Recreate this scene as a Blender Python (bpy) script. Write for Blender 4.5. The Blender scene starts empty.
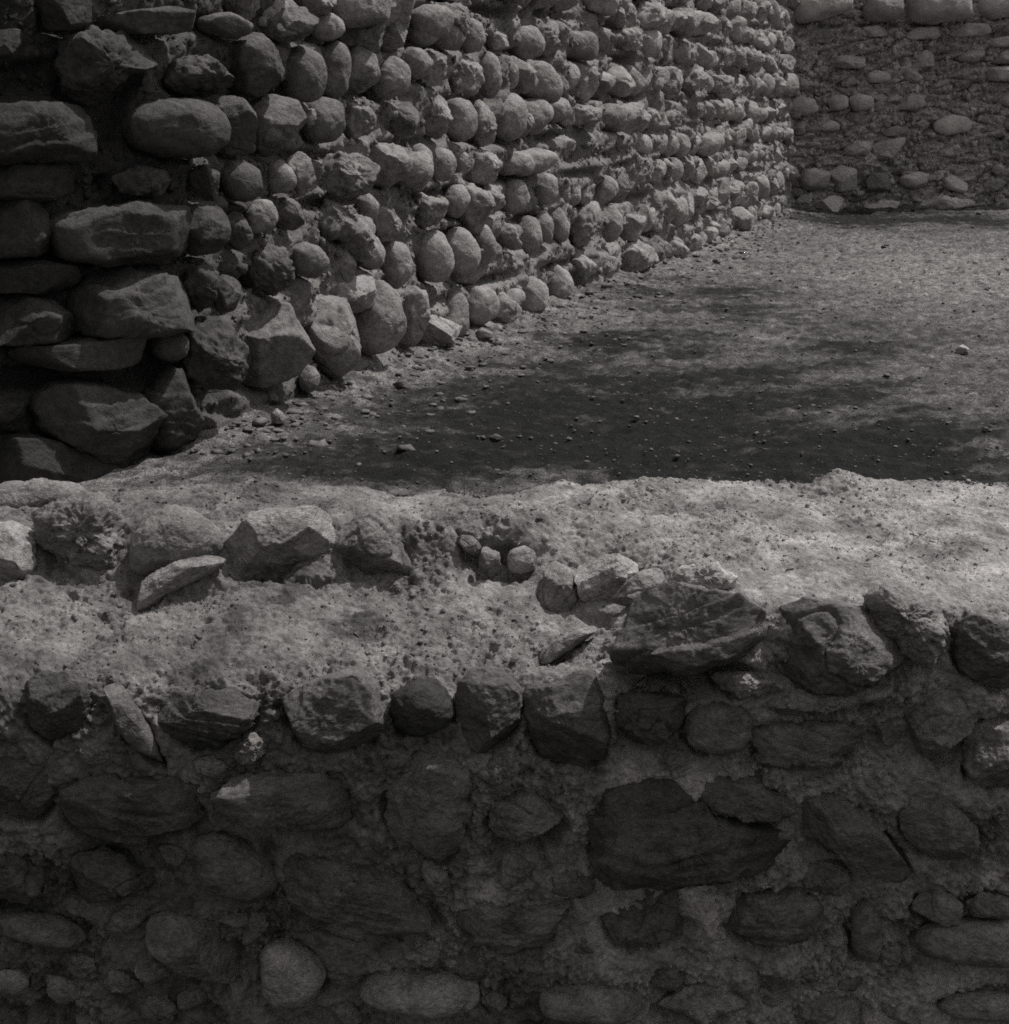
import bpy, math
import numpy as np
from mathutils import Vector
from mathutils.bvhtree import BVHTree

# ------------------------------------------------------------------ scene
sc = bpy.context.scene
col = sc.collection
F = 1445.0; CX = 504.5; CY = 512.0; PITCH = math.radians(15.9); H = 1.5
CP, SP = math.cos(PITCH), math.sin(PITCH)
EYE = np.array([0.0, 0.0, H])
rng = np.random.default_rng(7)

def ray(px, py):
    a = (px - CX) / F; b = -(py - CY) / F
    d = np.array([a, CP + b * SP, -SP + b * CP])
    return d / np.linalg.norm(d)

def project(P):
    Q = P - EYE
    dep = Q[..., 1] * CP - Q[..., 2] * SP
    up = Q[..., 1] * SP + Q[..., 2] * CP
    dep = np.where(dep < 0.05, 0.05, dep)
    return CX + F * Q[..., 0] / dep, CY - F * up / dep

def on_plane(px, py, P0, n):
    d = ray(px, py)
    t = np.dot(P0 - EYE, n) / np.dot(d, n)
    return EYE + d * t

def on_ground(px, py, z=0.0):
    return on_plane(px, py, np.array([0, 0, z]), np.array([0, 0, 1.0]))

def row_tan(row):
    return math.tan(PITCH + math.atan((row - CY) / F))

# ------------------------------------------------------------------ noise
_p = np.random.default_rng(3).permutation(256).astype(np.int32)
PERM = np.concatenate([_p, _p, _p])
_g = np.random.default_rng(5).normal(size=(256, 3)); _g /= np.linalg.norm(_g, axis=1)[:, None]
GR = _g.astype(np.float32)

def perlin(P):
    P = np.asarray(P, np.float32)
    i = np.floor(P).astype(np.int32); f = P - i
    i = i & 255
    u = f * f * f * (f * (f * 6 - 15) + 10)
    out = 0
    for dx in (0, 1):
        wx = u[:, 0] if dx else 1 - u[:, 0]
        for dy in (0, 1):
            wy = u[:, 1] if dy else 1 - u[:, 1]
            for dz in (0, 1):
                wz = u[:, 2] if dz else 1 - u[:, 2]
                h = PERM[PERM[PERM[(i[:, 0] + dx) & 255] + ((i[:, 1] + dy) & 255)] + ((i[:, 2] + dz) & 255)]
                g = GR[h]
                d = g[:, 0] * (f[:, 0] - dx) + g[:, 1] * (f[:, 1] - dy) + g[:, 2] * (f[:, 2] - dz)
                out = out + wx * wy * wz * d
    return out * 1.6

def fbm(P, f0, octs, gain=0.5, billow=False):
    r = 0; a = 1.0; f = f0
    for k in range(octs):
        n = perlin(P * f + 17.3 * k)
        r = r + a * ((np.abs(n) * 2 - 0.6) if billow else n)
        a *= gain; f *= 2.03
    return r

def sstep(a, b, x):
    t = np.clip((x - a) / (b - a), 0, 1)
    return t * t * (3 - 2 * t)

# ------------------------------------------------------------------ meshes
def make_mesh(name, V, Q, T=None, smooth=True):
    me = bpy.data.meshes.new(name)
    V = np.asarray(V, np.float32)
    Q = np.asarray(Q, np.int32).reshape(-1, 4)
    T = np.zeros((0, 3), np.int32) if T is None else np.asarray(T, np.int32).reshape(-1, 3)
    nl = Q.size + T.size; nf = len(Q) + len(T)
    me.vertices.add(len(V)); me.vertices.foreach_set('co', V.ravel())
    me.loops.add(nl); me.loops.foreach_set('vertex_index', np.concatenate([Q.ravel(), T.ravel()]))
    me.polygons.add(nf)
    st = np.concatenate([np.arange(len(Q)) * 4, Q.size + np.arange(len(T)) * 3]).astype(np.int32)
    me.polygons.foreach_set('loop_start', st)
    me.update(calc_edges=True)
    me.polygons.foreach_set('use_smooth', np.full(nf, smooth, dtype=bool))
    me.update()
    return me

def link(name, me, mat, parent=None, loc=(0, 0, 0)):
    o = bpy.data.objects.new(name, me)
    col.objects.link(o)
    me.materials.append(mat)
    o.location = loc
    if parent is not None:
        o.parent = parent
    return o

def thing(name, label, cat, loc, group=None):
    o = bpy.data.objects.new(name, None); col.objects.link(o)
    o.location = loc; o.empty_display_size = 0.2
    o['label'] = label; o['category'] = cat; o['kind'] = 'thing'
    if group: o['group'] = group
    return o

def grid_quads(nu, nv, off=0):
    i = np.arange(nu - 1)[:, None] * nv + np.arange(nv - 1)[None, :]
    return (np.stack([i, i + nv, i + nv + 1, i + 1], -1) + off).reshape(-1, 4)

def grid_normals(G):
    du = np.gradient(G, axis=0); dv = np.gradient(G, axis=1)
    n = np.cross(du, dv)
    return n / (np.linalg.norm(n, axis=2, keepdims=True) + 1e-12)

# ------------------------------------------------------------------ materials
TINT = (1.0, 0.95, 0.92)
def greys(v):
    return (v * TINT[0], v * TINT[1], v * TINT[2], 1)

def mat_rock(name, lo, hi, sc_, bump, rough=0.85, speck=0.0, attr=None, strata=1.0, use_color=True, bdist=0.004):
    m = bpy.data.materials.new(name); m.use_nodes = True
    nt = m.node_tree; N = nt.nodes; L = nt.links
    N.clear()
    out = N.new('ShaderNodeOutputMaterial'); b = N.new('ShaderNodeBsdfPrincipled')
    L.new(b.outputs[0], out.inputs[0])
    b.inputs['Roughness'].default_value = rough
    b.inputs['Specular IOR Level'].default_value = 0.25
    tc = N.new('ShaderNodeTexCoord'); oi = N.new('ShaderNodeObjectInfo')
    ad = N.new('ShaderNodeVectorMath'); ad.operation = 'ADD'
    ml = N.new('ShaderNodeMath'); ml.operation = 'MULTIPLY'; ml.inputs[1].default_value = 37.0
    L.new(oi.outputs['Random'], ml.inputs[0])
    L.new(tc.outputs['Object'], ad.inputs[0]); L.new(ml.outputs[0], ad.inputs[1])
    mp = N.new('ShaderNodeMapping'); mp.inputs['Scale'].default_value = (1, 1, strata)
    L.new(ad.outputs[0], mp.inputs[0])
    def noise(scale, det, rg=0.6):
        n = N.new('ShaderNodeTexNoise'); n.inputs['Scale'].default_value = scale
        n.inputs['Detail'].default_value = det; n.inputs['Roughness'].default_value = rg
        L.new(mp.outputs[0], n.inputs['Vector']); return n
    n1 = noise(sc_, 8, 0.65); n2 = noise(sc_ * 7, 6, 0.7)
    mx = N.new('ShaderNodeMath'); mx.operation = 'MULTIPLY_ADD'; mx.inputs[1].default_value = 0.55
    ml2 = N.new('ShaderNodeMath'); ml2.operation = 'MULTIPLY'; ml2.inputs[1].default_value = 0.45
    L.new(n2.outputs[0], ml2.inputs[0]); L.new(n1.outputs[0], mx.inputs[0]); L.new(ml2.outputs[0], mx.inputs[2])
    cr = N.new('ShaderNodeValToRGB')
    cr.color_ramp.elements[0].position = 0.36; cr.color_ramp.elements[0].color = greys(lo)
    cr.color_ramp.elements[1].position = 0.64; cr.color_ramp.elements[1].color = greys(hi)
    L.new(mx.outputs[0], cr.inputs[0])
    cur = cr.outputs[0]
    if speck > 0:   # pale mineral grains and dark pits
        v = N.new('ShaderNodeTexVoronoi'); v.inputs['Scale'].default_value = sc_ * 16
        L.new(mp.outputs[0], v.inputs['Vector'])
        r2 = N.new('ShaderNodeValToRGB'); r2.color_ramp.interpolation = 'LINEAR'
        e = r2.color_ramp.elements
        e[0].position = 0.0; e[0].color = (1 - speck,) * 3 + (1,)
        e[1].position = 1.0; e[1].color = (1 + speck,) * 3 + (1,)
        L.new(v.outputs['Color'], r2.inputs[0])
        mm = N.new('ShaderNodeMix'); mm.data_type = 'RGBA'; mm.blend_type = 'MULTIPLY'; mm.inputs[0].default_value = 1
        L.new(cur, mm.inputs[6]); L.new(r2.outputs[0], mm.inputs[7]); cur = mm.outputs[2]
    if use_color:
        mm = N.new('ShaderNodeMix'); mm.data_type = 'RGBA'; mm.blend_type = 'MULTIPLY'; mm.inputs[0].default_value = 1
        L.new(cur, mm.inputs[6]); L.new(oi.outputs['Color'], mm.inputs[7]); cur = mm.outputs[2]
    if attr:
        at = N.new('ShaderNodeAttribute'); at.attribute_name = attr
        mm = N.new('ShaderNodeMix'); mm.data_type = 'RGBA'; mm.blend_type = 'MULTIPLY'; mm.inputs[0].default_value = 1
        L.new(cur, mm.inputs[6]); L.new(at.outputs['Fac'], mm.inputs[7]); cur = mm.outputs[2]
    L.new(cur, b.inputs['Base Color'])
    n3 = noise(sc_ * 5, 10, 0.72)
    bp = N.new('ShaderNodeBump'); bp.inputs['Strength'].default_value = bump; bp.inputs['Distance'].default_value = bdist
    L.new(n3.outputs[0], bp.inputs['Height']); L.new(bp.outputs[0], b.inputs['Normal'])
    return m

M_STONE_N = mat_rock('near_stone', 0.075, 0.34, 16, 1.0, speck=.2, strata=1.8, bdist=0.01)
M_MORT_N = mat_rock('near_mortar', 0.2, 0.5, 15, 1.0, speck=0.22, attr='wear_and_shade', bdist=0.01)
M_STONE_L = mat_rock('cobble_stone', 0.15, 0.46, 5.5, 1.0, speck=0.12, bdist=0.02)
M_MORT_L = mat_rock('old_mortar', 0.17, 0.36, 6, 1.0, speck=0.2, attr='wear_and_shade', bdist=0.02)
M_STONE_B = mat_rock('back_stone', 0.22, 0.52, 4, 1.0, strata=1.3, bdist=0.02)
M_MORT_B = mat_rock('back_mortar', 0.19, 0.56, 5, 1.0, speck=0.2, strata=1.1, attr='wear_and_shade', bdist=0.02)
M_GROUND = mat_rock('yard_earth', 0.06, 0.25, 9, 1.0, speck=0.7, attr='mottled', bdist=0.03)
M_GRAVEL = mat_rock('gravel_stone', 0.04, 0.20, 9, 0.6, bdist=0.005)

# ------------------------------------------------------------------ outlines
class Outline:
    """radial outline of a stone as seen square on, in picture units"""
    def __init__(s, poly):
        p = np.array(poly, float)
        q = np.roll(p, -1, 0); cr = p[:, 0] * q[:, 1] - q[:, 0] * p[:, 1]
        A = cr.sum() / 2
        s.c = ((p + q) * cr[:, None]).sum(0) / (6 * A)
        s.area = abs(A); s.p = p; s.tab = radial(p - s.c, 96)
    def rho(s, X, Y):
        a = (np.arctan2(Y - s.c[1], X - s.c[0]) / (2 * math.pi) % 1.0) * 96
        i = np.floor(a).astype(int) % 96; f = a - np.floor(a)
        r = s.tab[i] * (1 - f) + s.tab[(i + 1) % 96] * f
        return np.hypot(X - s.c[0], Y - s.c[1]) / r

def radial(p, n, sm=0):
    """distance from the origin to the closed polygon p in n directions"""
    q = np.roll(p, -1, 0)
    th = np.arange(n) * 2 * math.pi / n
    D = np.stack([np.cos(th), np.sin(th)], 1)
    best = np.zeros(n)
    for a, b in zip(p, q):
        e = b - a
        det = D[:, 0] * (-e[1]) + D[:, 1] * e[0]
        det = np.where(np.abs(det) < 1e-12, 1e-12, det)
        t = (a[0] * (-e[1]) + a[1] * e[0]) / det
        u = (D[:, 0] * a[1] - D[:, 1] * a[0]) / det
        ok = (t > 0) & (u >= -1e-6) & (u <= 1 + 1e-6)
        best = np.where(ok & (t > best), t, best)
    m = np.median(best[best > 0]); best = np.where(best <= 0, m, best)
    if sm > 0:
        Fq = np.fft.rfft(best); k = np.arange(len(Fq))
        best = np.fft.irfft(Fq * np.exp(-(k / sm) ** 2), n)
    return best

def stone_geo(poly, P0, n, depth, kind, seed, nseg, nring, detail=1.0, backdepth=None):
    """closed stone whose outline square to n is poly; returns verts (world), quads, tris, centre"""
    r = np.random.default_rng(seed)
    n = n / np.linalg.norm(n)
    up = np.array([0, 0, 1.0]); 
    if abs(n[2]) > 0.95: up = np.array([0, 1.0, 0])
    u = np.cross(up, n); u /= np.linalg.norm(u); v = np.cross(n, u)
    pts = np.array([on_plane(a, b, P0, n) for a, b in poly]) - P0
    p2 = np.stack([pts @ u, pts @ v], 1)
    q = np.roll(p2, -1, 0); cr = p2[:, 0] * q[:, 1] - q[:, 0] * p2[:, 1]; A = cr.sum() / 2
    c2 = ((p2 + q) * cr[:, None]).sum(0) / (6 * A); p2 = p2 - c2
    P0 = P0 + c2[0] * u + c2[1] * v
    size = math.sqrt(abs(A))
    sm = {'r': 9, 'a': 26, 'b': 24, 'm': 15, 's': 26, 'l': 26}[kind]
    R = radial(p2, nseg, sm)
    e = {'r': 0.85, 'a': 0.66, 'b': 0.5, 'm': 0.75, 's': 0.55, 'l': 0.6}[kind]
    ja = np.arange(nseg) * 2 * math.pi / nseg
    R = R * (1 + 0.05 * fbm(np.stack([np.cos(ja) * 1.3 + seed % 97, np.sin(ja) * 1.3, 0 * ja], 1), 1.3, 3, .6))
    d = depth * size; bd = d if backdepth is None else backdepth * size
    th = np.arange(nseg) * 2 * math.pi / nseg
    hr = nring // 2; na = hr // 2 + 2; nb_ = hr - na
    pa = np.arcsin(np.linspace(0.04, 0.82, na) ** (1 / e))
    zb_ = np.cos(pa[-1]) ** e
    pb = np.arccos(np.linspace(zb_, 0, nb_ + 1)[1:] ** (1 / e))
    pf = np.concatenate([pa, pb]); ph = np.concatenate([pf, (math.pi - pf[::-1])[1:]]); nring = len(ph)
    rho = np.abs(np.sin(ph)) ** e
    z = np.sign(np.cos(ph)) * np.abs(np.cos(ph)) ** e
    z = np.where(z > 0, z * d, z * bd)
    wgt = sstep(0.1, 0.95, rho)[:, None]
    RR = R[None] * wgt + radial(p2, nseg, 3)[None] * (1 - wgt)
    X = rho[:, None] * RR * np.cos(th)[None]; Y = rho[:, None] * RR * np.sin(th)[None]
    Z = np.repeat(z[:, None], nseg, 1)
    L = np.concatenate([np.stack([X, Y, Z], -1).reshape(-1, 3), [[0, 0, d]], [[0, 0, -bd]]])
    # chipped planes
    if kind in 'abslm':
        for k in range({'a': 10, 'b': 7, 's': 6, 'm': 5, 'l': 5}.get(kind, 0)):
            w = r.normal(size=3); w[2] = abs(w[2]) * 0.9 + 0.25; w /= np.linalg.norm(w)
            if w[2] < 0.3: w[2] = 0.35; w /= np.linalg.norm(w)
            h = L @ w; mx = h.max(); cut = mx * r.uniform(0.6, 0.88)
            ex = np.maximum(h - cut, 0)
            L = L - ex[:, None] * w[None] * 0.97
    else:
        for k in range(2):
            w = r.normal(size=3); w[2] = abs(w[2]); w /= np.linalg.norm(w)
            h = L @ w; cut = h.max() * r.uniform(0.8, 0.93)
            L = L - np.maximum(h - cut, 0)[:, None] * w[None] * 0.6
    nn = L / (np.linalg.norm(L / np.array([size / 2, size / 2, d]), axis=1)[:, None] + 1e-9)
    nn = nn / (np.linalg.norm(nn, axis=1)[:, None] + 1e-9)
    S = L / size + r.uniform(0, 60, 3)
    amp = {'r': 0.022, 'a': 0.045, 'b': 0.04, 'm': 0.07, 's': 0.04, 'l': 0.045}[kind]
    disp = fbm(S, 1.6, 2) * amp * (1.6 if kind in 'rm' else .6)
    disp = disp + fbm(S, 5.5, 5, 0.62) * amp * (0.7 if kind in 'rm' else .42) * detail
    if kind in 'am': disp = disp - np.maximum(0.12 - np.abs(perlin(S * np.array([1.5, 1.5, 3.2]) + 9)), 0) * 0.35 * min(detail, 1.4) * (1 if kind == 'a' else .5)
    if kind == 'm': disp = disp + fbm(S, 7, 4, 0.6) * 0.035
    disp = disp + fbm(S + 7, 16, 3, 0.6) * amp * 0.16
    if kind == 'l':      # bedded rock breaking along its layers
        tl = r.normal(0, .18)
        q = (S[:, 1] + tl * S[:, 0]) * r.uniform(4.5, 6.5) + fbm(S + 3, 1.4, 3) * 0.5
        fr = q - np.floor(q)
        hsh = np.sin(np.floor(q) * 12.9898 + seed) * 43758.5453; hsh = hsh - np.floor(hsh)
        disp = disp + ((fr - 0.5) * 0.035 + (hsh - .5) * 0.05) * detail
    L = L + nn * (disp * size)[:, None]
    W = P0 + L[:, :1] * u + L[:, 1:2] * v + L[:, 2:3] * n
    idx = np.arange(nring * nseg).reshape(nring, nseg)
    nx = np.roll(idx, -1, 1)
    Q = np.stack([idx[:-1], idx[1:], nx[1:], nx[:-1]], -1).reshape(-1, 4)
    t, bt = nring * nseg, nring * nseg + 1
    T = np.concatenate([np.stack([np.full(nseg, t), idx[0], nx[0]], -1), np.stack([np.full(nseg, bt), nx[-1], idx[-1]], -1)])
    return W, Q, T, P0

def crumbs(name, parent, C, Nr, rad, mat, grain_tone, seed, flatten=.7):
    """grains and lumps fallen or standing out of a mortar skin, one mesh"""
    q = np.random.default_rng(seed); n = len(C)
    nsg, nrg = 6, 3
    th = np.arange(nsg) * 2 * math.pi / nsg; ph = (np.arange(nrg) + 1) / (nrg + 1) * math.pi
    T0 = np.concatenate([np.stack([np.sin(ph)[:, None] * np.cos(th), np.sin(ph)[:, None] * np.sin(th), np.repeat(np.cos(ph)[:, None], nsg, 1)], -1).reshape(-1, 3), [[0, 0, 1]], [[0, 0, -1]]])
    L = T0[None] * q.uniform(.55, 1.25, (n, len(T0), 1)) * rad[:, None, None] * np.stack([q.uniform(.7, 1.5, n), q.uniform(.7, 1.2, n), q.uniform(.5, 1, n) * flatten], 1)[:, None]
    a = q.normal(size=(n, 3)) * .5 + Nr; w = a / np.linalg.norm(a, axis=1)[:, None]
    h = q.normal(size=(n, 3)); u = np.cross(h, w); u /= np.linalg.norm(u, axis=1)[:, None]; v = np.cross(w, u)
    W = C[:, None] + L[..., :1] * u[:, None] + L[..., 1:2] * v[:, None] + L[..., 2:] * w[:, None]
    idx = np.arange(nrg * nsg).reshape(nrg, nsg); nx = np.roll(idx, -1, 1)
    Q = np.stack([idx[:-1], idx[1:], nx[1:], nx[:-1]], -1).reshape(-1, 4); t = nrg * nsg
    T = np.concatenate([np.stack([np.full(nsg, t), idx[0], nx[0]], -1), np.stack([np.full(nsg, t + 1), nx[-1], idx[-1]], -1)])
    off = (np.arange(n) * len(T0))[:, None, None]
    pl_ = np.array(parent.location) if parent is not None else np.zeros(3)
    me = make_mesh(name, W.reshape(-1, 3) - pl_, (Q[None] + off).reshape(-1, 4), (T[None] + off).reshape(-1, 3))
    at = me.attributes.new('wear_and_shade', 'FLOAT', 'POINT'); at.data.foreach_set('value', np.repeat(grain_tone * q.uniform(.85, 1.2, n), len(T0)).astype(np.float32))
    o = link(name, me, mat, parent); o['kind'] = 'stuff'; return o

def put_stone(name, parent, geo, mat, bright, label=None):
    W, Q, T, c = geo
    me = make_mesh(name, W - c, Q, T)
    pl = np.array(parent.location) if parent is not None else np.zeros(3)
    o = link(name, me, mat, parent, tuple(c - pl))
    o.color = (bright, bright, bright, 1)
    if label: o['label'] = label
    return o

def merge(name, parent, geos, mat, kind='stuff'):
    V = []; Q = []; T = []; off = 0
    for W, q, t, c in geos:
        V.append(W); Q.append(q + off); T.append(t + off); off += len(W)
    pl = np.array(parent.location) if parent is not None else np.zeros(3)
    me = make_mesh(name, np.concatenate(V) - pl, np.concatenate(Q), np.concatenate(T))
    o = link(name, me, mat, parent)
    if kind: o['kind'] = kind
    return o

def dig(PX, PY, vis, outs, depth_in, ring, lo=0.9, hi=1.3, below=1.0):
    """how far the mortar stands back round each stone (joint), deeper on the underside"""
    h = np.zeros_like(PX)
    for o in outs:
        R = o.tab.max() * 1.5
        m = vis & (np.abs(PX - o.c[0]) < R) & (np.abs(PY - o.c[1]) < R)
        if not m.any(): continue
        x = PX[m]; y = PY[m]; rh = o.rho(x, y)
        k = 1 - sstep(lo, hi, rh)
        dn = (y - o.c[1]) / (np.hypot(x - o.c[0], y - o.c[1]) + 1e-6)
        val = ring * k * np.clip(0.32 + below * np.clip(dn, -0.2, 1), 0, 2)
        h[m] = np.maximum(h[m], val)
    return h

def pits(PX, PY, vis, cav, soft=0.45):
    h = np.zeros_like(PX)
    for poly, dp in cav:
        o = Outline(poly); R = o.tab.max() * 1.3
        m = vis & (np.abs(PX - o.c[0]) < R) & (np.abs(PY - o.c[1]) < R)
        if m.any():
            h[m] = np.maximum(h[m], dp * (1 - sstep(soft, 1.15, o.rho(PX[m], PY[m]))))
    return h

# stones traced square to the wall: outline, kind (r round, a angular, b block, m mortared, s slab), depth, tone, facing
NEAR = [
([(20,690),(38,677),(60,676),(80,684),(84,705),(76,728),(52,739),(30,730),(17,710)],'b',.3,.7,'f'),
([(99,678),(112,671),(122,690),(140,712),(152,735),(166,770),(150,762),(132,745),(112,715)],'s',.35,1.1,'f'),
([(156,705),(175,694),(205,692),(228,690),(250,700),(256,712),(246,728),(225,742),(195,745),(170,732),(158,718)],'l',.42,.75,'f'),
([(277,704),(300,688),(330,678),(358,673),(374,690),(379,725),(374,742),(335,747),(300,742),(282,726)],'b',.5,1.15,'f'),
([(62,790),(90,779),(130,779),(170,780),(205,795),(208,810),(185,825),(150,833),(110,834),(80,825),(72,805)],'l',.3,.5,'f'),
([(212,797),(240,772),(280,764),(305,768),(338,780),(358,795),(356,818),(330,828),(290,829),(250,826),(220,814)],'l',.18,.8,'f'),
([(194,845),(210,837),(232,838),(250,852),(272,868),(277,885),(268,900),(245,897),(215,890),(200,875)],'r',.4,.75,'f'),
([(75,860),(100,850),(125,856),(138,875),(176,870),(170,885),(130,895),(95,907),(75,895),(70,875)],'a',.3,.55,'f'),
([(-8,915),(30,914),(60,920),(88,937),(85,945),(50,945),(20,935),(-8,930)],'r',.4,.8,'f'),
([(146,925),(165,915),(190,918),(215,928),(238,945),(245,965),(235,980),(205,975),(175,960),(148,940)],'b',.45,.9,'f'),
([(262,950),(275,942),(292,943),(310,957),(322,970),(320,990),(308,1002),(280,1003),(264,990)],'r',.5,1.5,'f'),
([(283,870),(300,858),(330,860),(365,868),(395,878),(420,905),(435,925),(400,930),(350,930),(315,928),(295,912),(285,890)],'l',.26,.7,'f'),
([(-8,974),(18,972),(28,978),(27,990),(-8,992)],'b',.4,1.3,'f'),
([(-10,845),(20,850),(38,870),(42,890),(20,908),(-10,905)],'a',.25,.6,'f'),
([(-10,760),(30,762),(55,770),(60,800),(40,815),(-10,818)],'a',.25,.5,'f'),
([(393,715),(395,695),(412,682),(430,682),(445,695),(455,712),(448,726),(425,733),(402,728)],'r',.5,.42,'f'),
([(457,700),(462,682),(480,672),(505,678),(518,695),(519,720),(508,740),(488,750),(468,738),(458,720)],'b',.45,.95,'f'),
([(523,710),(530,690),(560,683),(590,676),(602,700),(608,730),(600,755),(575,765),(545,760),(528,735)],'b',.45,.9,'f'),
([(385,760),(400,745),(430,742),(460,755),(468,785),(465,820),(450,852),(435,855),(400,840),(385,815)],'a',.18,.9,'f'),
([(490,805),(510,795),(545,787),(560,800),(568,825),(555,840),(520,838),(498,838),(485,820)],'a',.25,1.0,'f'),
([(455,905),(470,895),(500,905),(530,908),(570,900),(578,915),(560,935),(530,950),(503,949),(480,935),(460,925)],'l',.3,.95,'f'),
([(354,985),(375,977),(420,973),(460,978),(480,990),(478,1003),(450,1010),(405,1008),(370,1000)],'r',.5,1.45,'f'),
([(528,995),(545,985),(570,988),(600,985),(630,990),(643,1003),(635,1015),(590,1012),(550,1010),(530,1005)],'r',.5,1.3,'f'),
([(480,1000),(495,990),(510,1000),(508,1010),(490,1012)],'a',.4,1.1,'f'),
([(605,920),(625,900),(650,886),(675,885),(690,905),(688,925),(672,940),(645,949),(615,943)],'a',.38,.8,'f'),
([(612,715),(615,700),(640,695),(680,697),(688,715),(683,730),(655,742),(625,742)],'a',.4,.6,'f'),
([(688,728),(690,712),(705,704),(735,704),(749,712),(750,735),(740,748),(715,752),(692,745)],'r',.5,.95,'f'),
([(905,708),(925,690),(945,674),(958,680),(965,710),(964,740),(952,760),(932,768),(920,750),(912,725)],'a',.42,1.1,'f'),
([(966,745),(975,728),(995,722),(1015,724),(1020,790),(1000,788),(972,780),(965,765)],'b',.45,1.15,'f'),
([(752,730),(775,722),(810,722),(840,722),(865,730),(862,745),(840,760),(800,772),(765,765),(755,750)],'l',.3,.95,'f'),
([(797,805),(805,792),(825,790),(850,805),(875,825),(895,850),(910,872),(900,882),(875,872),(845,855),(815,835)],'b',.42,.9,'f'),
([(900,815),(915,798),(935,790),(950,800),(968,820),(984,838),(980,852),(950,858),(925,852),(905,835)],'b',.42,1.0,'f'),
([(598,815),(612,792),(640,785),(670,783),(690,792),(712,815),(750,824),(792,828),(804,842),(810,858),(770,864),(700,872),(650,875),(604,876)],'l',.36,.5,'f'),
([(690,790),(720,775),(755,765),(765,790),(795,805),(793,818),(750,820),(715,808)],'a',.3,.8,'f'),
([(715,905),(722,895),(760,893),(800,890),(820,905),(825,920),(805,935),(775,940),(735,938),(718,925)],'l',.38,.85,'f'),
([(853,920),(858,905),(868,902),(877,915),(882,935),(880,955),(868,960),(853,952)],'r',.5,1.0,'f'),
([(907,935),(940,925),(970,920),(1018,920),(1018,965),(985,965),(955,962),(925,950)],'r',.35,1.15,'f'),
([(912,915),(920,895),(945,890),(962,905),(960,922),(935,925)],'a',.3,.95,'f'),
([(965,905),(985,895),(1018,900),(1018,916),(970,918)],'a',.3,.95,'f'),
([(655,1010),(680,990),(715,984),(745,990),(742,1003),(700,1015),(660,1020)],'m',.45,1.4,'f'),
([(798,1005),(810,995),(840,997),(862,1005),(868,1020),(845,1032),(815,1030),(800,1015)],'a',.4,1.2,'f'),
([(930,1005),(950,998),(990,994),(1018,996),(1018,1015),(970,1018),(940,1012)],'r',.4,1.4,'f'),
([(612,655),(622,630),(638,600),(665,587),(700,592),(735,600),(765,618),(770,625),(755,640),(740,655),(700,668),(650,668),(620,665)],'l',.45,.78,'s'),
([(770,640),(790,612),(812,600),(840,605),(870,612),(890,620),(900,640),(925,665),(905,672),(870,675),(840,692),(805,685),(778,670)],'a',.42,.78,'f'),
([(868,600),(890,583),(915,588),(940,605),(945,625),(930,660),(905,655),(885,630)],'m',.35,1.25,'s'),
([(948,650),(955,630),(968,612),(990,622),(1018,628),(1018,695),(990,685),(965,672)],'a',.4,.62,'f'),
([(710,678),(725,672),(750,674),(778,685),(775,693),(745,695),(720,690)],'m',.5,1.5,'f'),
([(755,700),(790,690),(850,690),(895,680),(900,690),(850,705),(800,714),(765,712)],'m',.4,1.4,'f'),
([(541,590),(548,562),(560,555),(575,560),(580,590),(578,610),(560,618),(540,600)],'a',.4,1.25,'s'),
([(572,560),(600,553),(630,558),(650,572),(645,585),(625,600),(600,605),(582,600)],'a',.35,1.9,'s'),
([(605,605),(620,590),(640,572),(662,566),(672,575),(665,590),(635,605),(615,612)],'a',.35,1.3,'s'),
([(662,575),(685,567),(715,565),(738,580),(735,590),(705,590),(680,588)],'m',.4,2.4,'s'),
([(535,650),(550,645),(575,632),(597,620),(596,631),(572,648),(550,663),(536,662)],'s',.4,1.4,'s'),
([(334,530),(340,517),(360,512),(385,520),(400,535),(403,550),(412,575),(395,581),(362,576),(344,562),(336,545)],'a',.36,1.0,'s'),
([(508,560),(512,550),(525,547),(535,552),(535,568),(520,573),(510,570)],'r',.5,1.7,'s'),
([(475,572),(485,543),(499,553),(502,574),(490,578)],'a',.4,1.1,'s'),
([(452,536),(470,536),(482,545),(475,555),(465,550)],'a',.4,1.0,'s'),
([(130,560),(135,540),(148,522),(165,510),(188,512),(205,520),(218,530),(220,550),(200,565),(170,578),(140,575)],'r',.5,1.1,'s'),
([(224,545),(230,530),(255,518),(290,512),(325,514),(334,535),(335,560),(318,575),(300,580),(260,575),(232,570)],'b',.36,1.5,'s'),
([(28,515),(60,502),(105,500),(128,520),(126,560),(118,578),(98,572),(70,562),(40,542)],'m',.22,1.05,'s'),
([(-10,524),(22,521),(28,530),(30,560),(22,575),(-10,580)],'b',.4,1.7,'s'),
([(-10,490),(15,484),(45,482),(80,487),(105,492),(80,500),(50,508),(20,512),(-10,512)],'r',.2,1.15,'t'),
([(114,602),(118,592),(135,590),(150,577),(180,562),(200,551),(222,556),(224,564),(200,577),(165,598),(150,608),(125,620),(113,622)],'b',.30,1.35,'s',('stone_slab','narrow flat slab lying loose and slanting on the wall top against a rounded stone','loose stone')),
]
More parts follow.
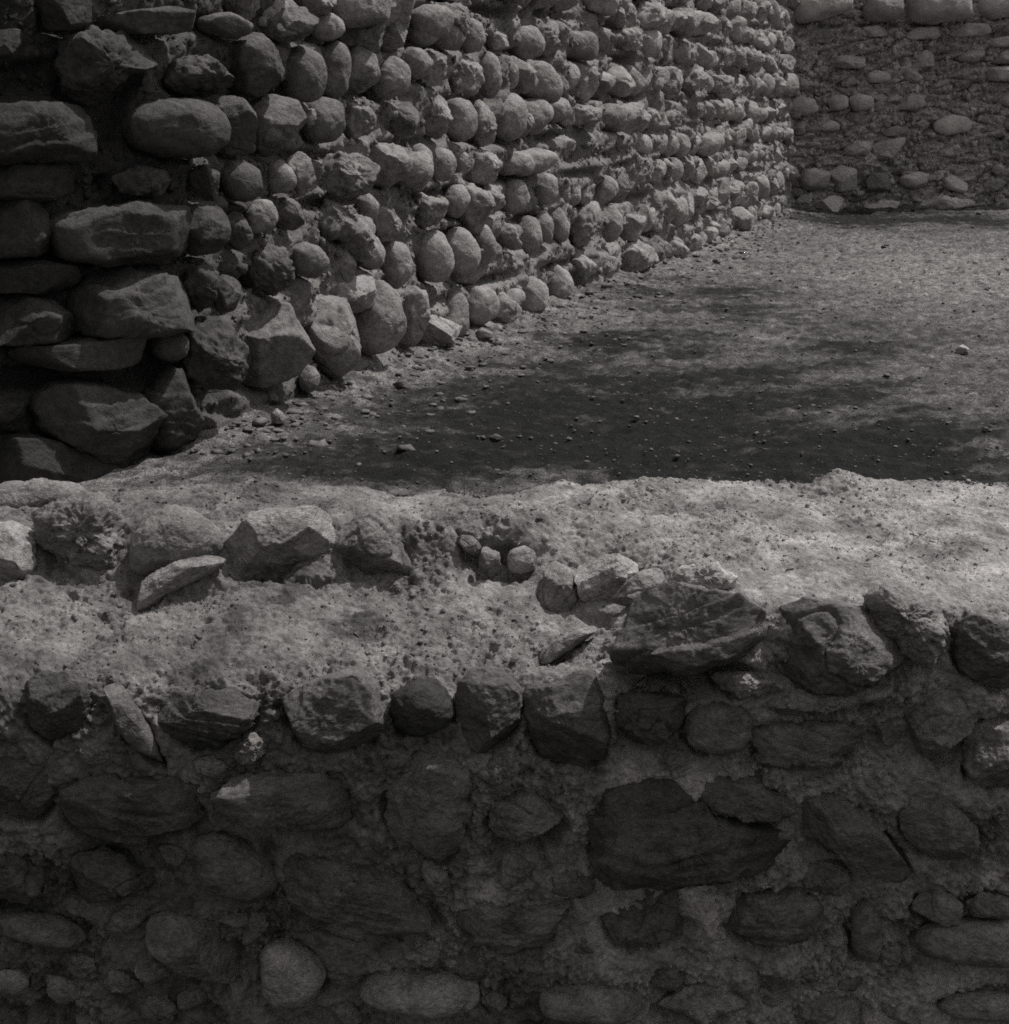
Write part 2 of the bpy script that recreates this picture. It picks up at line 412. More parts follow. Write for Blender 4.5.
NEAR_PITS = [
([(606,668),(640,668),(700,672),(745,664),(762,676),(720,680),(740,694),(690,700),(612,695)],.13),
([(606,690),(640,694),(690,696),(692,706),(640,702),(606,712)],.06),
([(448,533),(480,538),(520,541),(542,550),(536,577),(500,582),(470,578)],.045),
([(224,570),(260,577),(300,582),(345,574),(330,590),(240,588)],.02),
([(140,606),(170,598),(205,585),(232,592),(205,622),(150,622)],.014),
([(578,602),(620,606),(606,622),(575,626)],.03),
([(22,523),(40,545),(75,566),(120,578),(115,592),(55,590),(22,560)],.024),
([(494,838),(552,838),(545,852),(500,852)],.035),
([(698,818),(798,820),(795,830),(700,830)],.04),
([(750,966),(800,970),(795,1002),(760,1002)],.035),
([(606,742),(650,745),(690,735),(700,755),(680,775),(620,760)],.03),
([(600,868),(700,872),(800,862),(800,872),(700,882),(600,880)],.025),
([(880,640),(925,662),(910,680),(850,690),(870,676)],.02),
([(0,1004),(70,1002),(75,1030),(0,1030)],.03),
]
def _k(s): return s
LEFT = [
([(130,128),(135,112),(155,104),(185,102),(210,107),(222,125),(218,145),(200,154),(165,153),(142,145)],'r',.5,.55),
([(212,105),(225,93),(238,100),(250,118),(258,135),(250,152),(225,155),(222,130)],'a',.5,.6),
([(165,80),(175,62),(200,55),(225,62),(240,75),(238,92),(205,97),(180,92)],'m',.45,.6),
([(232,45),(255,35),(272,45),(282,65),(282,92),(262,95),(240,88),(230,65)],'b',.5,.6),
([(285,72),(288,55),(300,48),(315,55),(322,78),(315,98),(300,102),(288,92)],'r',.5,.7),
([(250,110),(270,97),(282,98),(298,103),(302,130),(295,148),(270,158),(255,145)],'a',.45,.75),
([(303,125),(308,105),(320,98),(338,105),(341,128),(330,142),(310,140)],'r',.5,.65),
([(95,22),(130,12),(170,8),(195,15),(198,28),(170,33),(120,33)],'s',.55,.65),
([(200,18),(225,13),(245,22),(252,32),(235,38),(205,32)],'s',.5,.8),
([(250,22),(275,10),(300,8),(312,20),(308,40),(285,42),(265,35)],'a',.5,.7),
([(40,-6),(85,-6),(93,20),(88,30),(50,28)],'b',.5,.5),
([(68,45),(90,33),(125,38),(153,50),(150,62),(120,75),(100,95),(85,103),(68,92),(62,65)],'m',.5,.55),
([(-8,32),(20,30),(24,45),(15,55),(-8,55)],'a',.5,.6),
([(-10,108),(55,104),(80,108),(84,130),(85,158),(50,158),(-10,158)],'l',.5,.45),
([(-10,163),(60,162),(70,170),(72,192),(40,198),(-10,196)],'l',.45,.42),
([(222,180),(228,164),(242,162),(256,172),(258,188),(248,200),(232,200)],'r',.5,.6),
([(192,175),(202,165),(215,172),(222,190),(215,202),(200,198)],'a',.45,.6),
([(115,178),(140,168),(165,172),(175,185),(160,195),(125,193)],'m',.4,.55),
([(268,165),(278,160),(290,170),(293,185),(283,193),(270,190)],'r',.5,.7),
([(290,160),(302,152),(312,165),(312,185),(300,195),(294,180)],'a',.45,.85),
([(247,215),(258,200),(268,200),(275,215),(268,230),(252,233)],'r',.5,.7),
([(275,205),(285,197),(300,200),(305,215),(298,230),(282,230)],'a',.45,.7),
([(50,225),(80,215),(130,205),(175,208),(187,225),(190,250),(165,262),(110,262),(60,255)],'l',.5,.55),
([(182,215),(200,205),(220,210),(225,230),(215,250),(195,255),(187,235)],'b',.4,.5),
([(225,215),(238,208),(248,225),(248,245),(238,250),(228,240)],'a',.45,.6),
([(77,310),(85,285),(100,273),(125,271),(135,275),(165,275),(185,290),(190,310),(185,325),(150,330),(110,332),(80,328)],'l',.5,.6),
([(-10,300),(25,298),(50,302),(70,318),(75,335),(50,340),(-10,342)],'a',.5,.5),
([(20,348),(70,342),(110,336),(140,334),(148,345),(140,355),(110,365),(60,368),(25,362)],'s',.6,.5),
([(153,345),(160,334),(178,333),(186,340),(184,355),(170,361),(157,356)],'r',.5,.6),
([(187,350),(190,328),(205,322),(225,325),(238,340),(239,370),(232,390),(210,395),(192,385),(187,368)],'m',.42,.5),
([(238,340),(255,310),(275,304),(295,308),(303,335),(302,360),(290,375),(265,385),(245,386),(240,365)],'a',.5,.9),
([(35,405),(60,388),(90,385),(130,395),(150,410),(152,445),(138,460),(125,465),(90,450),(50,430)],'l',.5,.5),
([(145,400),(170,372),(185,378),(190,400),(197,415),(200,435),(190,448),(160,450),(152,425)],'l',.45,.5),
([(-10,440),(40,440),(90,455),(115,465),(130,475),(115,484),(60,486),(-10,486)],'s',.5,.35),
([(-10,402),(20,400),(35,408),(30,420),(-10,422)],'a',.5,.4),
([(215,285),(225,275),(238,278),(243,295),(232,315),(220,310)],'a',.4,.55),
([(247,262),(262,250),(285,248),(296,270),(295,290),(275,295),(255,290)],'m',.4,.6),
([(290,250),(305,243),(322,248),(325,262),(315,278),(298,272)],'r',.5,.8),
([(-10,264),(40,262),(72,266),(75,285),(40,292),(-10,290)],'b',.45,.4),
([(-10,205),(30,200),(45,215),(45,250),(-10,255)],'b',.4,.42),
([(190,270),(205,262),(215,275),(213,300),(200,315),(190,300)],'m',.35,.45),
([(300,300),(318,288),(345,290),(357,320),(358,355),(352,372),(335,378),(318,360),(305,335)],'a',.4,.9),
([(355,325),(360,298),(375,278),(390,290),(398,320),(396,342),(380,357),(362,352)],'r',.5,1.0),
([(400,300),(412,287),(425,292),(430,310),(425,330),(415,348),(400,350),(396,330)],'a',.4,1.0),
([(438,330),(448,300),(458,290),(465,305),(465,330),(458,338),(445,336)],'r',.4,.95),
([(463,305),(470,288),(485,285),(495,300),(493,318),(475,325),(465,318)],'r',.5,1.1),
([(496,300),(510,290),(520,288),(522,300),(512,312),(500,315)],'r',.5,1.1),
([(520,285),(530,275),(543,285),(546,300),(535,313),(522,316),(516,305)],'r',.5,1.1),
([(543,275),(550,262),(562,268),(570,285),(565,300),(552,308),(545,295)],'r',.5,1.05),
([(568,262),(580,255),(592,260),(590,280),(578,292),(570,282)],'m',.5,1.05),
([(590,262),(600,256),(612,256),(615,270),(610,285),(598,288)],'a',.5,1.15),
([(352,250),(358,237),(372,235),(382,250),(380,265),(370,270),(358,265)],'r',.5,.95),
([(382,250),(390,240),(402,243),(408,262),(405,280),(395,290),(385,280)],'r',.5,1.0),
([(413,250),(420,235),(435,229),(445,245),(448,268),(440,282),(422,280)],'r',.5,1.0),
([(443,245),(450,230),(462,227),(474,245),(475,262),(465,278),(452,275)],'r',.5,1.05),
([(470,235),(480,220),(490,235),(492,258),(480,270),(474,255)],'r',.5,1.0),
([(495,235),(505,222),(518,232),(520,248),(505,250)],'m',.5,1.05),
([(517,232),(525,215),(535,220),(538,245),(530,260),(520,250)],'r',.5,1.1),
([(532,222),(540,210),(550,222),(550,240),(540,245)],'r',.5,1.0),
([(548,215),(557,205),(566,225),(563,243),(553,240)],'r',.5,1.05),
([(568,215),(580,200),(597,205),(598,230),(590,250),(572,242)],'m',.45,.95),
([(600,215),(610,203),(618,215),(618,235),(608,243),(600,235)],'r',.5,1.05),
([(332,260),(345,243),(352,255),(358,275),(345,282)],'a',.4,.9),
([(370,215),(378,208),(395,207),(404,220),(400,235),(380,238)],'m',.5,.9),
([(358,200),(368,193),(376,203),(374,222),(362,222)],'r',.5,.9),
([(408,205),(420,195),(438,197),(445,212),(435,227),(415,225)],'m',.5,.95),
([(445,200),(452,185),(463,185),(467,200),(458,218),(448,215)],'r',.5,.95),
([(480,195),(488,180),(500,190),(503,205),(492,215),(482,210)],'m',.5,.95),
([(503,195),(508,180),(520,180),(527,198),(520,212),(506,213)],'r',.5,1.05),
([(533,185),(540,173),(552,175),(555,195),(548,204),(535,202)],'r',.5,1.05),
([(555,190),(560,175),(567,185),(567,203),(558,204)],'r',.5,1.0),
([(320,90),(322,55),(332,40),(343,48),(345,75),(340,95),(328,98)],'r',.5,.75),
([(345,80),(350,55),(358,45),(370,55),(375,80),(365,92),(348,97)],'a',.5,.85),
([(373,80),(380,62),(395,55),(405,65),(406,85),(395,98),(378,98)],'r',.5,.95),
([(402,60),(408,48),(420,48),(430,62),(428,75),(412,80)],'r',.5,.9),
([(341,120),(350,105),(368,103),(376,120),(370,135),(350,138)],'m',.5,.85),
([(382,125),(395,100),(410,103),(422,118),(418,133),(400,138)],'a',.5,.6),
([(424,115),(432,95),(444,98),(447,120),(440,138),(428,135)],'m',.5,.95),
([(445,118),(450,100),(462,98),(472,112),(472,135),(458,143),(447,135)],'r',.5,1.0),
([(472,110),(482,102),(492,115),(494,140),(482,148),(473,138)],'m',.45,1.0),
([(490,110),(500,95),(515,95),(522,110),(520,132),(508,143),(495,135)],'r',.5,1.05),
([(525,75),(532,62),(545,62),(557,78),(556,98),(542,106),(528,98)],'r',.5,1.05),
([(480,60),(487,50),(495,58),(498,85),(490,100),(481,90)],'r',.5,1.0),
([(450,75),(462,55),(475,58),(480,82),(470,95),(455,92)],'m',.45,1.0),
([(500,65),(508,55),(515,68),(514,88),(505,90)],'r',.5,1.0),
([(313,165),(325,153),(355,155),(370,168),(368,185),(345,193),(318,185)],'m',.5,.85),
([(362,155),(375,142),(398,148),(408,165),(398,182),(378,187),(368,172)],'m',.5,.85),
([(410,165),(418,142),(428,150),(430,175),(420,183)],'r',.5,.9),
([(428,160),(436,147),(448,150),(454,168),(446,181),(433,178)],'r',.5,1.0),
([(450,155),(458,148),(466,155),(465,170),(455,172)],'r',.5,.95),
([(493,160),(505,152),(525,152),(532,162),(528,175),(500,175)],'r',.5,1.0),
([(432,30),(440,15),(455,18),(462,38),(455,50),(438,48)],'r',.5,.85),
([(460,35),(468,18),(478,22),(482,42),(475,53),(465,52)],'r',.5,.9),
([(486,38),(495,25),(505,30),(506,48),(492,50)],'a',.5,.9),
([(510,45),(518,28),(532,25),(541,40),(538,55),(520,60)],'r',.5,.95),
([(553,45),(562,30),(590,33),(597,48),(590,60),(560,57)],'r',.5,.75),
([(410,35),(418,18),(430,20),(437,38),(425,47),(412,45)],'r',.5,.8),
([(380,40),(385,18),(405,15),(412,32),(400,48),(385,50)],'a',.5,.85),
([(342,40),(350,18),(375,12),(382,30),(375,52),(355,50)],'m',.5,.75),
([(312,25),(322,12),(338,15),(342,32),(330,40),(316,38)],'r',.5,.7),
([(368,-5),(425,-8),(424,5),(400,12),(375,8)],'r',.5,.6),
([(318,215),(330,200),(345,205),(352,225),(345,240),(325,238)],'m',.4,.75),
([(305,115),(312,108),(318,118),(316,128),(308,128)],'m',.4,.7),
([(783,190),(790,186),(798,195),(801,212),(798,222),(790,222)],'r',.5,.9),
]
LEFT_PITS = [
([(85,110),(100,95),(125,76),(152,64),(140,90),(128,118),(122,145),(92,150)],.10),
([(0,56),(60,58),(62,100),(30,102),(0,102)],.09),
([(98,176),(112,174),(114,194),(98,194)],.08),
([(192,392),(235,392),(240,420),(205,425)],.1),
([(0,366),(100,370),(50,392),(0,398)],.12),
([(40,440),(0,430),(0,445),(100,460),(120,468)],.06),
([(378,98),(388,96),(384,135),(377,130)],.08),
([(145,358),(186,362),(180,374),(150,390),(120,385)],.07),
]
BACK = [
([(787,5),(800,-8),(852,-8),(850,8),(825,20),(800,23),(788,18)],'r',.5,1.1),
([(862,12),(868,-5),(900,-8),(902,12),(895,22),(870,22)],'r',.5,.7),
([(903,10),(905,-8),(970,-8),(973,12),(962,20),(930,24),(907,20)],'r',.5,.9),
([(976,8),(978,-8),(1020,-8),(1020,15),(995,19),(980,14)],'r',.5,1.1),
([(862,28),(875,25),(890,28),(888,37),(868,37)],'a',.35,1.1),
([(905,35),(915,28),(940,26),(947,33),(935,39),(912,40)],'s',.35,1.05),
([(948,32),(965,24),(990,24),(998,30),(980,36),(955,37)],'s',.4,1.1),
([(983,42),(1000,37),(1020,36),(1020,48),(995,47)],'s',.4,1.1),
([(993,55),(1005,50),(1020,50),(1020,64),(996,64)],'s',.4,1.0),
([(978,74),(990,67),(1020,66),(1020,82),(990,81)],'s',.4,1.1),
([(911,55),(925,50),(938,55),(937,66),(922,68)],'a',.4,1.0),
([(902,72),(912,65),(923,75),(920,84),(905,83)],'a',.35,1.0),
([(864,76),(875,70),(890,73),(890,82),(872,83)],'r',.4,1.1),
([(822,62),(840,55),(865,55),(880,60),(870,68),(835,69)],'a',.3,.95),
([(955,60),(970,50),(985,48),(992,58),(975,64)],'a',.35,.9),
([(790,100),(800,95),(815,100),(819,110),(805,116),(792,113)],'r',.35,1.1),
([(792,82),(800,76),(810,82),(808,90),(797,91)],'a',.35,.9),
([(826,100),(835,94),(847,96),(848,108),(832,112)],'r',.35,1.05),
([(848,98),(860,93),(873,97),(872,108),(855,112)],'r',.4,1.1),
([(890,105),(905,93),(928,92),(935,103),(925,110),(900,110)],'a',.25,1.0),
([(933,122),(950,115),(970,117),(972,130),(950,135),(935,132)],'r',.25,1.15),
([(794,127),(800,121),(808,124),(808,135),(797,135)],'a',.4,.9),
([(818,126),(830,120),(840,124),(838,131),(822,131)],'r',.35,1.1),
([(842,148),(855,140),(875,142),(879,150),(868,156),(848,155)],'a',.3,1.0),
([(939,150),(948,145),(957,148),(956,157),(942,156)],'a',.3,1.1),
([(799,180),(803,170),(815,168),(828,170),(832,182),(826,192),(805,190)],'b',.4,1.0),
([(830,172),(842,164),(855,170),(860,180),(855,190),(838,192)],'b',.4,1.05),
([(866,182),(872,173),(885,172),(891,180),(886,190),(870,191)],'b',.4,.5),
([(902,178),(905,172),(920,171),(932,176),(932,184),(915,189),(904,187)],'b',.4,1.15),
([(942,180),(950,174),(965,177),(971,186),(962,193),(945,188)],'b',.4,1.15),
([(980,182),(990,176),(1003,180),(1002,190),(985,192)],'m',.4,.7),
([(805,212),(815,203),(830,195),(845,200),(847,212),(835,219),(815,219)],'b',.5,1.2),
([(862,207),(880,200),(900,202),(910,210),(900,218),(870,217)],'a',.5,1.2),
([(912,205),(935,197),(965,199),(978,206),(960,214),(920,213)],'m',.5,1.25),
]
BACK_PITS = [
([(846,196),(865,196),(866,212),(848,212)],.1),
([(858,170),(865,168),(868,192),(860,195)],.08),
([(890,172),(902,170),(904,190),(892,192)],.08),
([(970,175),(980,174),(982,192),(972,194)],.08),
([(898,58),(908,52),(905,66),(895,72)],.1),
([(980,36),(1009,24),(1009,38),(985,42)],.12),
([(788,24),(850,14),(862,18),(860,24),(900,25),(973,24),(972,28),(790,28)],.08),
]
# (x, y, rx, ry, strength) of the ground's dark patches as seen, light where negative
GROUND_PATCHES = [(930,455,120,20,.6),(780,310,190,22,.3),(640,300,120,12,.3),(880,400,120,14,.35),(650,435,270,44,1.3),(450,445,190,32,.7),(640,345,130,14,.75),(840,348,70,12,.75),(800,465,240,30,.6),(900,222,130,7,1.4),(520,390,160,30,.4),
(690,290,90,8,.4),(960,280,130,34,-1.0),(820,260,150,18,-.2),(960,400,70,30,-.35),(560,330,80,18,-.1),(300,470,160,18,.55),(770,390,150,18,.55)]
LOOSE = [
([(298,375),(303,367),(313,366),(321,375),(318,388),(308,394),(300,388)],'r',.5,.85,'loose_stone','egg shaped cobble on the ground tucked under the big stones at the left wall foot'),
([(262,397),(270,390),(279,395),(278,403),(266,405)],'a',.5,.6,'loose_stone','small dark pebble on the ground below the largest pale faceted wall stone'),
([(270,414),(277,408),(288,418),(283,424),(271,423)],'a',.5,1.1,'loose_stone','small pale angular stone lying out on the dirt nearest the camera'),
([(322,388),(333,384),(342,388),(338,394),(324,395)],'a',.5,1.2,'loose_stone','flat pale chip beside the egg shaped cobble at the wall foot'),
([(466,338),(473,334),(478,340),(475,347),(467,346)],'r',.5,.7,'loose_stone','small round cobble beside a flat dark stone half way along the left wall foot'),
([(474,333),(485,326),(494,330),(492,338),(480,340)],'s',.5,.7,'loose_stone','flat dark stone leaning under the lowest course half way along the wall'),
([(392,384),(400,380),(410,383),(412,388),(398,389)],'s',.5,.5,'loose_stone','dark flat fragment lying on the light earth out from the wall foot'),
([(671,250),(680,244),(690,248),(688,255),(673,257)],'b',.5,.8,'loose_stone','squared block fallen at the far part of the left wall foot'),
([(955,349),(963,344),(970,349),(968,355),(957,356)],'a',.5,1.3,'loose_stone','lone pale stone out on the open ground at the right'),
([(488,437),(496,434),(504,438),(500,442),(489,442)],'s',.5,.4,'loose_stone','dark flat pebble on the mottled ground behind the foreground wall'),
]


# ================================================================== NEAR WALL
XB = [-1.6, -1.02, -0.82, -0.6, -0.42, -0.31, -0.22, -0.07, 0.0, 0.115, 0.2, 0.3, 0.4, 0.56, 0.62, 0.69, 0.77, 0.9, 1.05, 1.6]
RB = [488, 488, 485, 489, 486, 488, 492, 487, 492, 478, 483, 477, 478, 480, 484, 467, 481, 478, 479, 479]
xs = np.arange(-1.6, 1.6001, 0.003)
def prof(t):
    """cross section points (y, z) of the wall for blend t (0 left, 1 right), back edge row rb"""
    left = [(2.2, 1150), (2.2, 770), (2.207, 725), (2.23, 690), (2.285, 660), (2.375, 628), (2.48, 592), (2.55, 560), (2.61, 522), (2.70, 508), (2.80, 496), (2.90, 0)]
    right = [(2.2, 1150), (2.2, 690), (2.203, 650), (2.213, 620), (2.25, 596), (2.33, 578), (2.42, 560), (2.52, 540), (2.62, 524), (2.72, 507), (2.81, 494), (2.90, 0)]
    return [(a[0] * (1 - t) + b[0] * t, a[1] * (1 - t) + b[1] * t) for a, b in zip(left, right)]
cols = []
tbl = {}
NF = 560; NBK = 70
for x in xs:
    t = float(sstep(0.10, 0.34, x))
    rb = np.interp(x, XB, RB)
    pr = prof(t)
    pr[-1] = (2.90, rb)
    Y = np.array([a for a, b in pr]); Z = np.array([H - a * row_tan(b) for a, b in pr])
    s = np.concatenate([[0], np.cumsum(np.hypot(np.diff(Y), np.diff(Z)))])
    ss = np.linspace(0, s[-1], NF)
    y = np.interp(ss, s, Y); z = np.interp(ss, s, Z)
    k = np.ones(21) / 21
    yp = np.pad(y, 10, 'edge'); zp = np.pad(z, 10, 'edge')
    y = np.convolve(yp, k, 'valid'); z = np.convolve(zp, k, 'valid')
    bz = np.linspace(0, 1, NBK + 1)[1:]
    yb = y[-1] + 0.05 * sstep(0, 0.12, bz); zb = z[-1] + (-0.1 - z[-1]) * bz
    cols.append(np.stack([np.full(NF + NBK, x), np.concatenate([y, yb]), np.concatenate([z, zb])], 1))
G = np.array(cols)
vis = np.zeros(G.shape[:2], bool); vis[:, :NF] = True
Nn = -grid_normals(G)
if Nn[10, 10, 1] > 0: Nn = -Nn
PX, PY = project(G)
bv = BVHTree.FromPolygons([tuple(p) for p in G[::8, ::8].reshape(-1, 3)], grid_quads(*G[::8, ::8].shape[:2]).tolist())
def near_hit(px, py):
    d = ray(px, py)
    h = bv.ray_cast(Vector(EYE), Vector(d))
    if h[0] is None:
        return on_plane(px, py, np.array([0, 2.2, 0]), np.array([0, -1.0, 0]))
    return np.array(h[0])
NEAR = [([(Outline(s[0]).c[0] + (a - Outline(s[0]).c[0]) * 1.06, Outline(s[0]).c[1] + (b - Outline(s[0]).c[1]) * 1.06) for a, b in s[0]],) + tuple(s[1:]) for s in NEAR]
outs = [Outline(s[0]) for s in NEAR]
flat = G.reshape(-1, 3)
ledge = sstep(0.3, 0.8, Nn[..., 2])
wob = (fbm(flat, 9, 3) * 3.0).reshape(PX.shape)
wobx = PX + wob * 3; woby = PY + (fbm(flat + 5, 14, 4, .6) * 3.0).reshape(PX.shape) * 3
base = (fbm(flat, 4, 3) * 0.018 + fbm(flat, 13, 5, 0.6) * 0.0075 + fbm(flat, 120, 2, 0.65) * 0.0008).reshape(PX.shape)
patch = sstep(-0.25, .45, fbm(flat + 60, 4.5, 3)).reshape(PX.shape)
rough = (fbm(flat + 31, 45, 3, .65, True) * 0.0026).reshape(PX.shape)
crumb = (np.maximum(fbm(flat + 3, 21, 4, 0.65) - 0.25, 0) * -0.012 + np.maximum(fbm(flat + 13, 50, 3, 0.6) - 0.35, 0) * -0.010).reshape(PX.shape) * (.3 + patch)
crumb = crumb + rough * (.25 + .9 * patch) * (1.6 - .8 * ledge)
near_edge = sstep(470, 500, PY)
face = 1 - ledge
dsp = base * (0.5 + 0.5 * near_edge) * (1 + .5 * face) + crumb * (1.1 + .5 * face)
dsp = dsp + (fbm(flat + 90, 75, 3, .65) * 0.0022).reshape(PX.shape)
jt = dig(wobx, woby, vis & (PY > 640), outs, 0, 0.036, 0.92, 1.12)
jl = dig(wobx, woby, vis & (PY <= 640), outs, 0, 0.012, 0.92, 1.2)
dsp = dsp - np.maximum(jt, jl) - pits(wobx, woby, vis, NEAR_PITS)
D = G + Nn * dsp[..., None]
xw = G[..., 0]
# mortar tone: randomly stained, darker to the left, lighter to the right
nz = fbm(flat, 2.2, 3).reshape(PX.shape)
mtone = 0.52 + 0.48 * sstep(-0.55, 0.6, xw + nz * 0.3)
st = fbm(flat + 8, 7, 5, .68).reshape(PX.shape)
mtone = mtone * (1 + .42 * st) - .22 * sstep(.25, .6, fbm(flat + 70, 16, 4, .7).reshape(PX.shape))
mtone = np.maximum(mtone, .25) * (1 + 0.08 * (1 - ledge) * sstep(-0.3, 0.25, 0.35 + nz))
# smaller rubble bedded in the face between the traced stones
rq = np.random.default_rng(77); tries = 0
while tries < 4000 and len(NEAR) < 99:
    tries += 1
    x = rq.uniform(5, 1004); y = rq.uniform(700, 1020); a = rq.uniform(16, 36); b = a * rq.uniform(.45, .8)
    if any(np.hypot(x - o.c[0], y - o.c[1]) < o.rho(x, y) * 0 + (a * .75 + 0) or o.rho(x, y) < 1.25 for o in outs): continue
    m = rq.integers(6, 9); th = (np.arange(m) + rq.uniform(-.3, .3, m)) * 2 * math.pi / m; rr = rq.uniform(.7, 1.1, m); tl = rq.normal(0, .4)
    pl_ = [(x + math.cos(tl) * a * math.cos(t) * q - math.sin(tl) * b * math.sin(t) * q, y + math.sin(tl) * a * math.cos(t) * q + math.cos(tl) * b * math.sin(t) * q) for t, q in zip(th, rr)]
    o = Outline(pl_)
    if any(q.rho(px_, py_) < 1.02 for q in outs for px_, py_ in pl_): continue
    outs.append(o); NEAR.append((pl_, rq.choice(['a', 'm', 'm']), .28, rq.uniform(.75, 1.5), 'f'))
near = thing('stone_wall', 'low foreground rubble wall with broad pale crumbling mortar top and dark stones in its face', 'stone wall', (0, 2.5, -0.35))
ploc = np.array(near.location)
me = make_mesh('mortar', D.reshape(-1, 3) - ploc, grid_quads(*D.shape[:2])[:, ::-1])
at = me.attributes.new('wear_and_shade', 'FLOAT', 'POINT'); at.data.foreach_set('value', mtone.ravel().astype(np.float32))
link('mortar', me, M_MORT_N, near)
rq = np.random.default_rng(51)
xi = rq.integers(150, len(xs) - 150, 26000); si = rq.integers(60, NF, 26000)
keep = rq.uniform(size=26000) < (.25 + .75 * patch[xi, si])
xi = xi[keep]; si = si[keep]
rad = np.minimum(0.0011 + rq.exponential(.0011, len(xi)), .0075)
crumbs('mortar_crumbs', near, D[xi, si] + Nn[xi, si] * (rad * .1)[:, None], Nn[xi, si], rad, M_MORT_N, mtone[xi, si], 52)
for i, s in enumerate(NEAR):
    poly, kind, dep, br, nm = s[:5]
    c = Outline(poly).c
    P = near_hit(c[0], c[1])
    n = {'f': np.array([0, -1.0, 0.12]), 't': np.array([0, -0.62, 0.78]), 's': np.array([0, -0.85, 0.5])}[nm]
    tilt = np.random.default_rng(900 + i)
    n = n + np.array([tilt.uniform(-.22, .22), 0, tilt.uniform(-.12, .12)])
    n = n / np.linalg.norm(n)
    o = Outline(poly); big = o.area > 2500
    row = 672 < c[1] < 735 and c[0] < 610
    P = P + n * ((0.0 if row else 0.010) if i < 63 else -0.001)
    if row: br = br * .62  # row below the front edge: shade put into the stone colour
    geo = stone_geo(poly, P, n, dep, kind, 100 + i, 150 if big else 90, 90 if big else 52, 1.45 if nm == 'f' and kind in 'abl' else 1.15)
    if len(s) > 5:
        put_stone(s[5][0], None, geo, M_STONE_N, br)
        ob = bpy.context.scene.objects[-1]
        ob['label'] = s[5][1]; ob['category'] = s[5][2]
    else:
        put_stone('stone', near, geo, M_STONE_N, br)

# ================================================================== LEFT WALL
A = on_ground(203, 452); B = on_ground(786, 216.5)
dAB = (B - A) / np.linalg.norm(B - A); LAB = np.linalg.norm(B - A)
a54 = math.radians(52)
dE = np.array([-math.sin(a54), -math.cos(a54), 0])
E0 = A + dE * 1.7
HW = 3.6
ns = np.concatenate([np.arange(-1.7, 2.5, 0.0125), np.arange(2.5, LAB + 0.5, 0.02)])
def wall_base(s):
    w = sstep(-0.22, 0.22, s)
    # rounded corner
    P = np.where((s < 0)[:, None], A + dE * (-s)[:, None], A + dAB * s[:, None])
    return P
PB = wall_base(ns)
k = np.ones(25) / 25
for ax in (0, 1):
    PB[:400, ax] = np.convolve(np.pad(PB[:400, ax], 12, 'reflect', reflect_type='odd'), k, 'valid')
nh = np.arange(-0.25, HW, 0.0145)
G = np.zeros((len(ns), len(nh), 3)); G[..., 0] = PB[:, None, 0]; G[..., 1] = PB[:, None, 1]; G[..., 2] = nh[None]
Nn = grid_normals(G)
if Nn[len(ns) // 2, 10, 0] < 0: Nn = -Nn
# slight batter
G = G - Nn * (0.03 * nh)[None, :, None]
PX, PY = project(G)
nL = np.array([dAB[1], -dAB[0], 0]); nE = np.array([-dE[1], dE[0], 0]); 
if nE[1] > 0: nE = -nE
if nL[0] < 0: nL = -nL
bv = BVHTree.FromPolygons([tuple(p) for p in G[::4, ::4].reshape(-1, 3)], grid_quads(*G[::4, ::4].shape[:2]).tolist())
def left_hit(px, py):
    h = bv.ray_cast(Vector(EYE), Vector(ray(px, py)))
    if h[0] is None: return on_plane(px, py, A, nL), nL
    P = np.array(h[0]); s = np.dot(P - A, dAB)
    return P, (nL if s > 0.02 else nE)
left = thing('stone_wall', 'long sunlit wall of rounded cobbles in level courses receding along the left side', 'stone wall', tuple((A + B) / 2))
items = []      # (picture area, geo args)
def swell(p, k):
    c = Outline(p).c; return [(c[0] + (a - c[0]) * k, c[1] + (b - c[1]) * k) for a, b in p]
LEFT = [(swell(s[0], 1.14 if Outline(s[0]).c[0] < 200 else 1.08 if Outline(s[0]).c[0] < 345 else 1.03),) + s[1:] for s in LEFT]
outs = [Outline(s[0]) for s in LEFT]
for i, s in enumerate(LEFT):
    poly, kind, dep, br = s
    o = outs[i]; P, n = left_hit(*o.c)
    toc = EYE - P; toc[2] *= 0.3; toc /= np.linalg.norm(toc)
    kk = 0.75 if n is nL else 0.25
    nn = n + kk * toc; nn /= np.linalg.norm(nn)
    items.append([o.area, poly, P + n * 0.045, nn, dep, kind, 2000 + i, br * (.5 + .5 * float(sstep(130, 420, o.c[0]))) * (.8 + .2 * float(sstep(0, 120, o.c[0])))])  # stones darken towards the near end, its shade put into their tone
ROWS = [(0.02, .29), (.36, .66), (.73, .97), (1.0, 1.24), (1.27, 1.5), (1.53, 1.79), (1.82, 2.05), (2.08, 2.31), (2.34, 2.62), (2.65, 2.9), (2.93, 3.2), (3.24, 3.5)]
extra = []
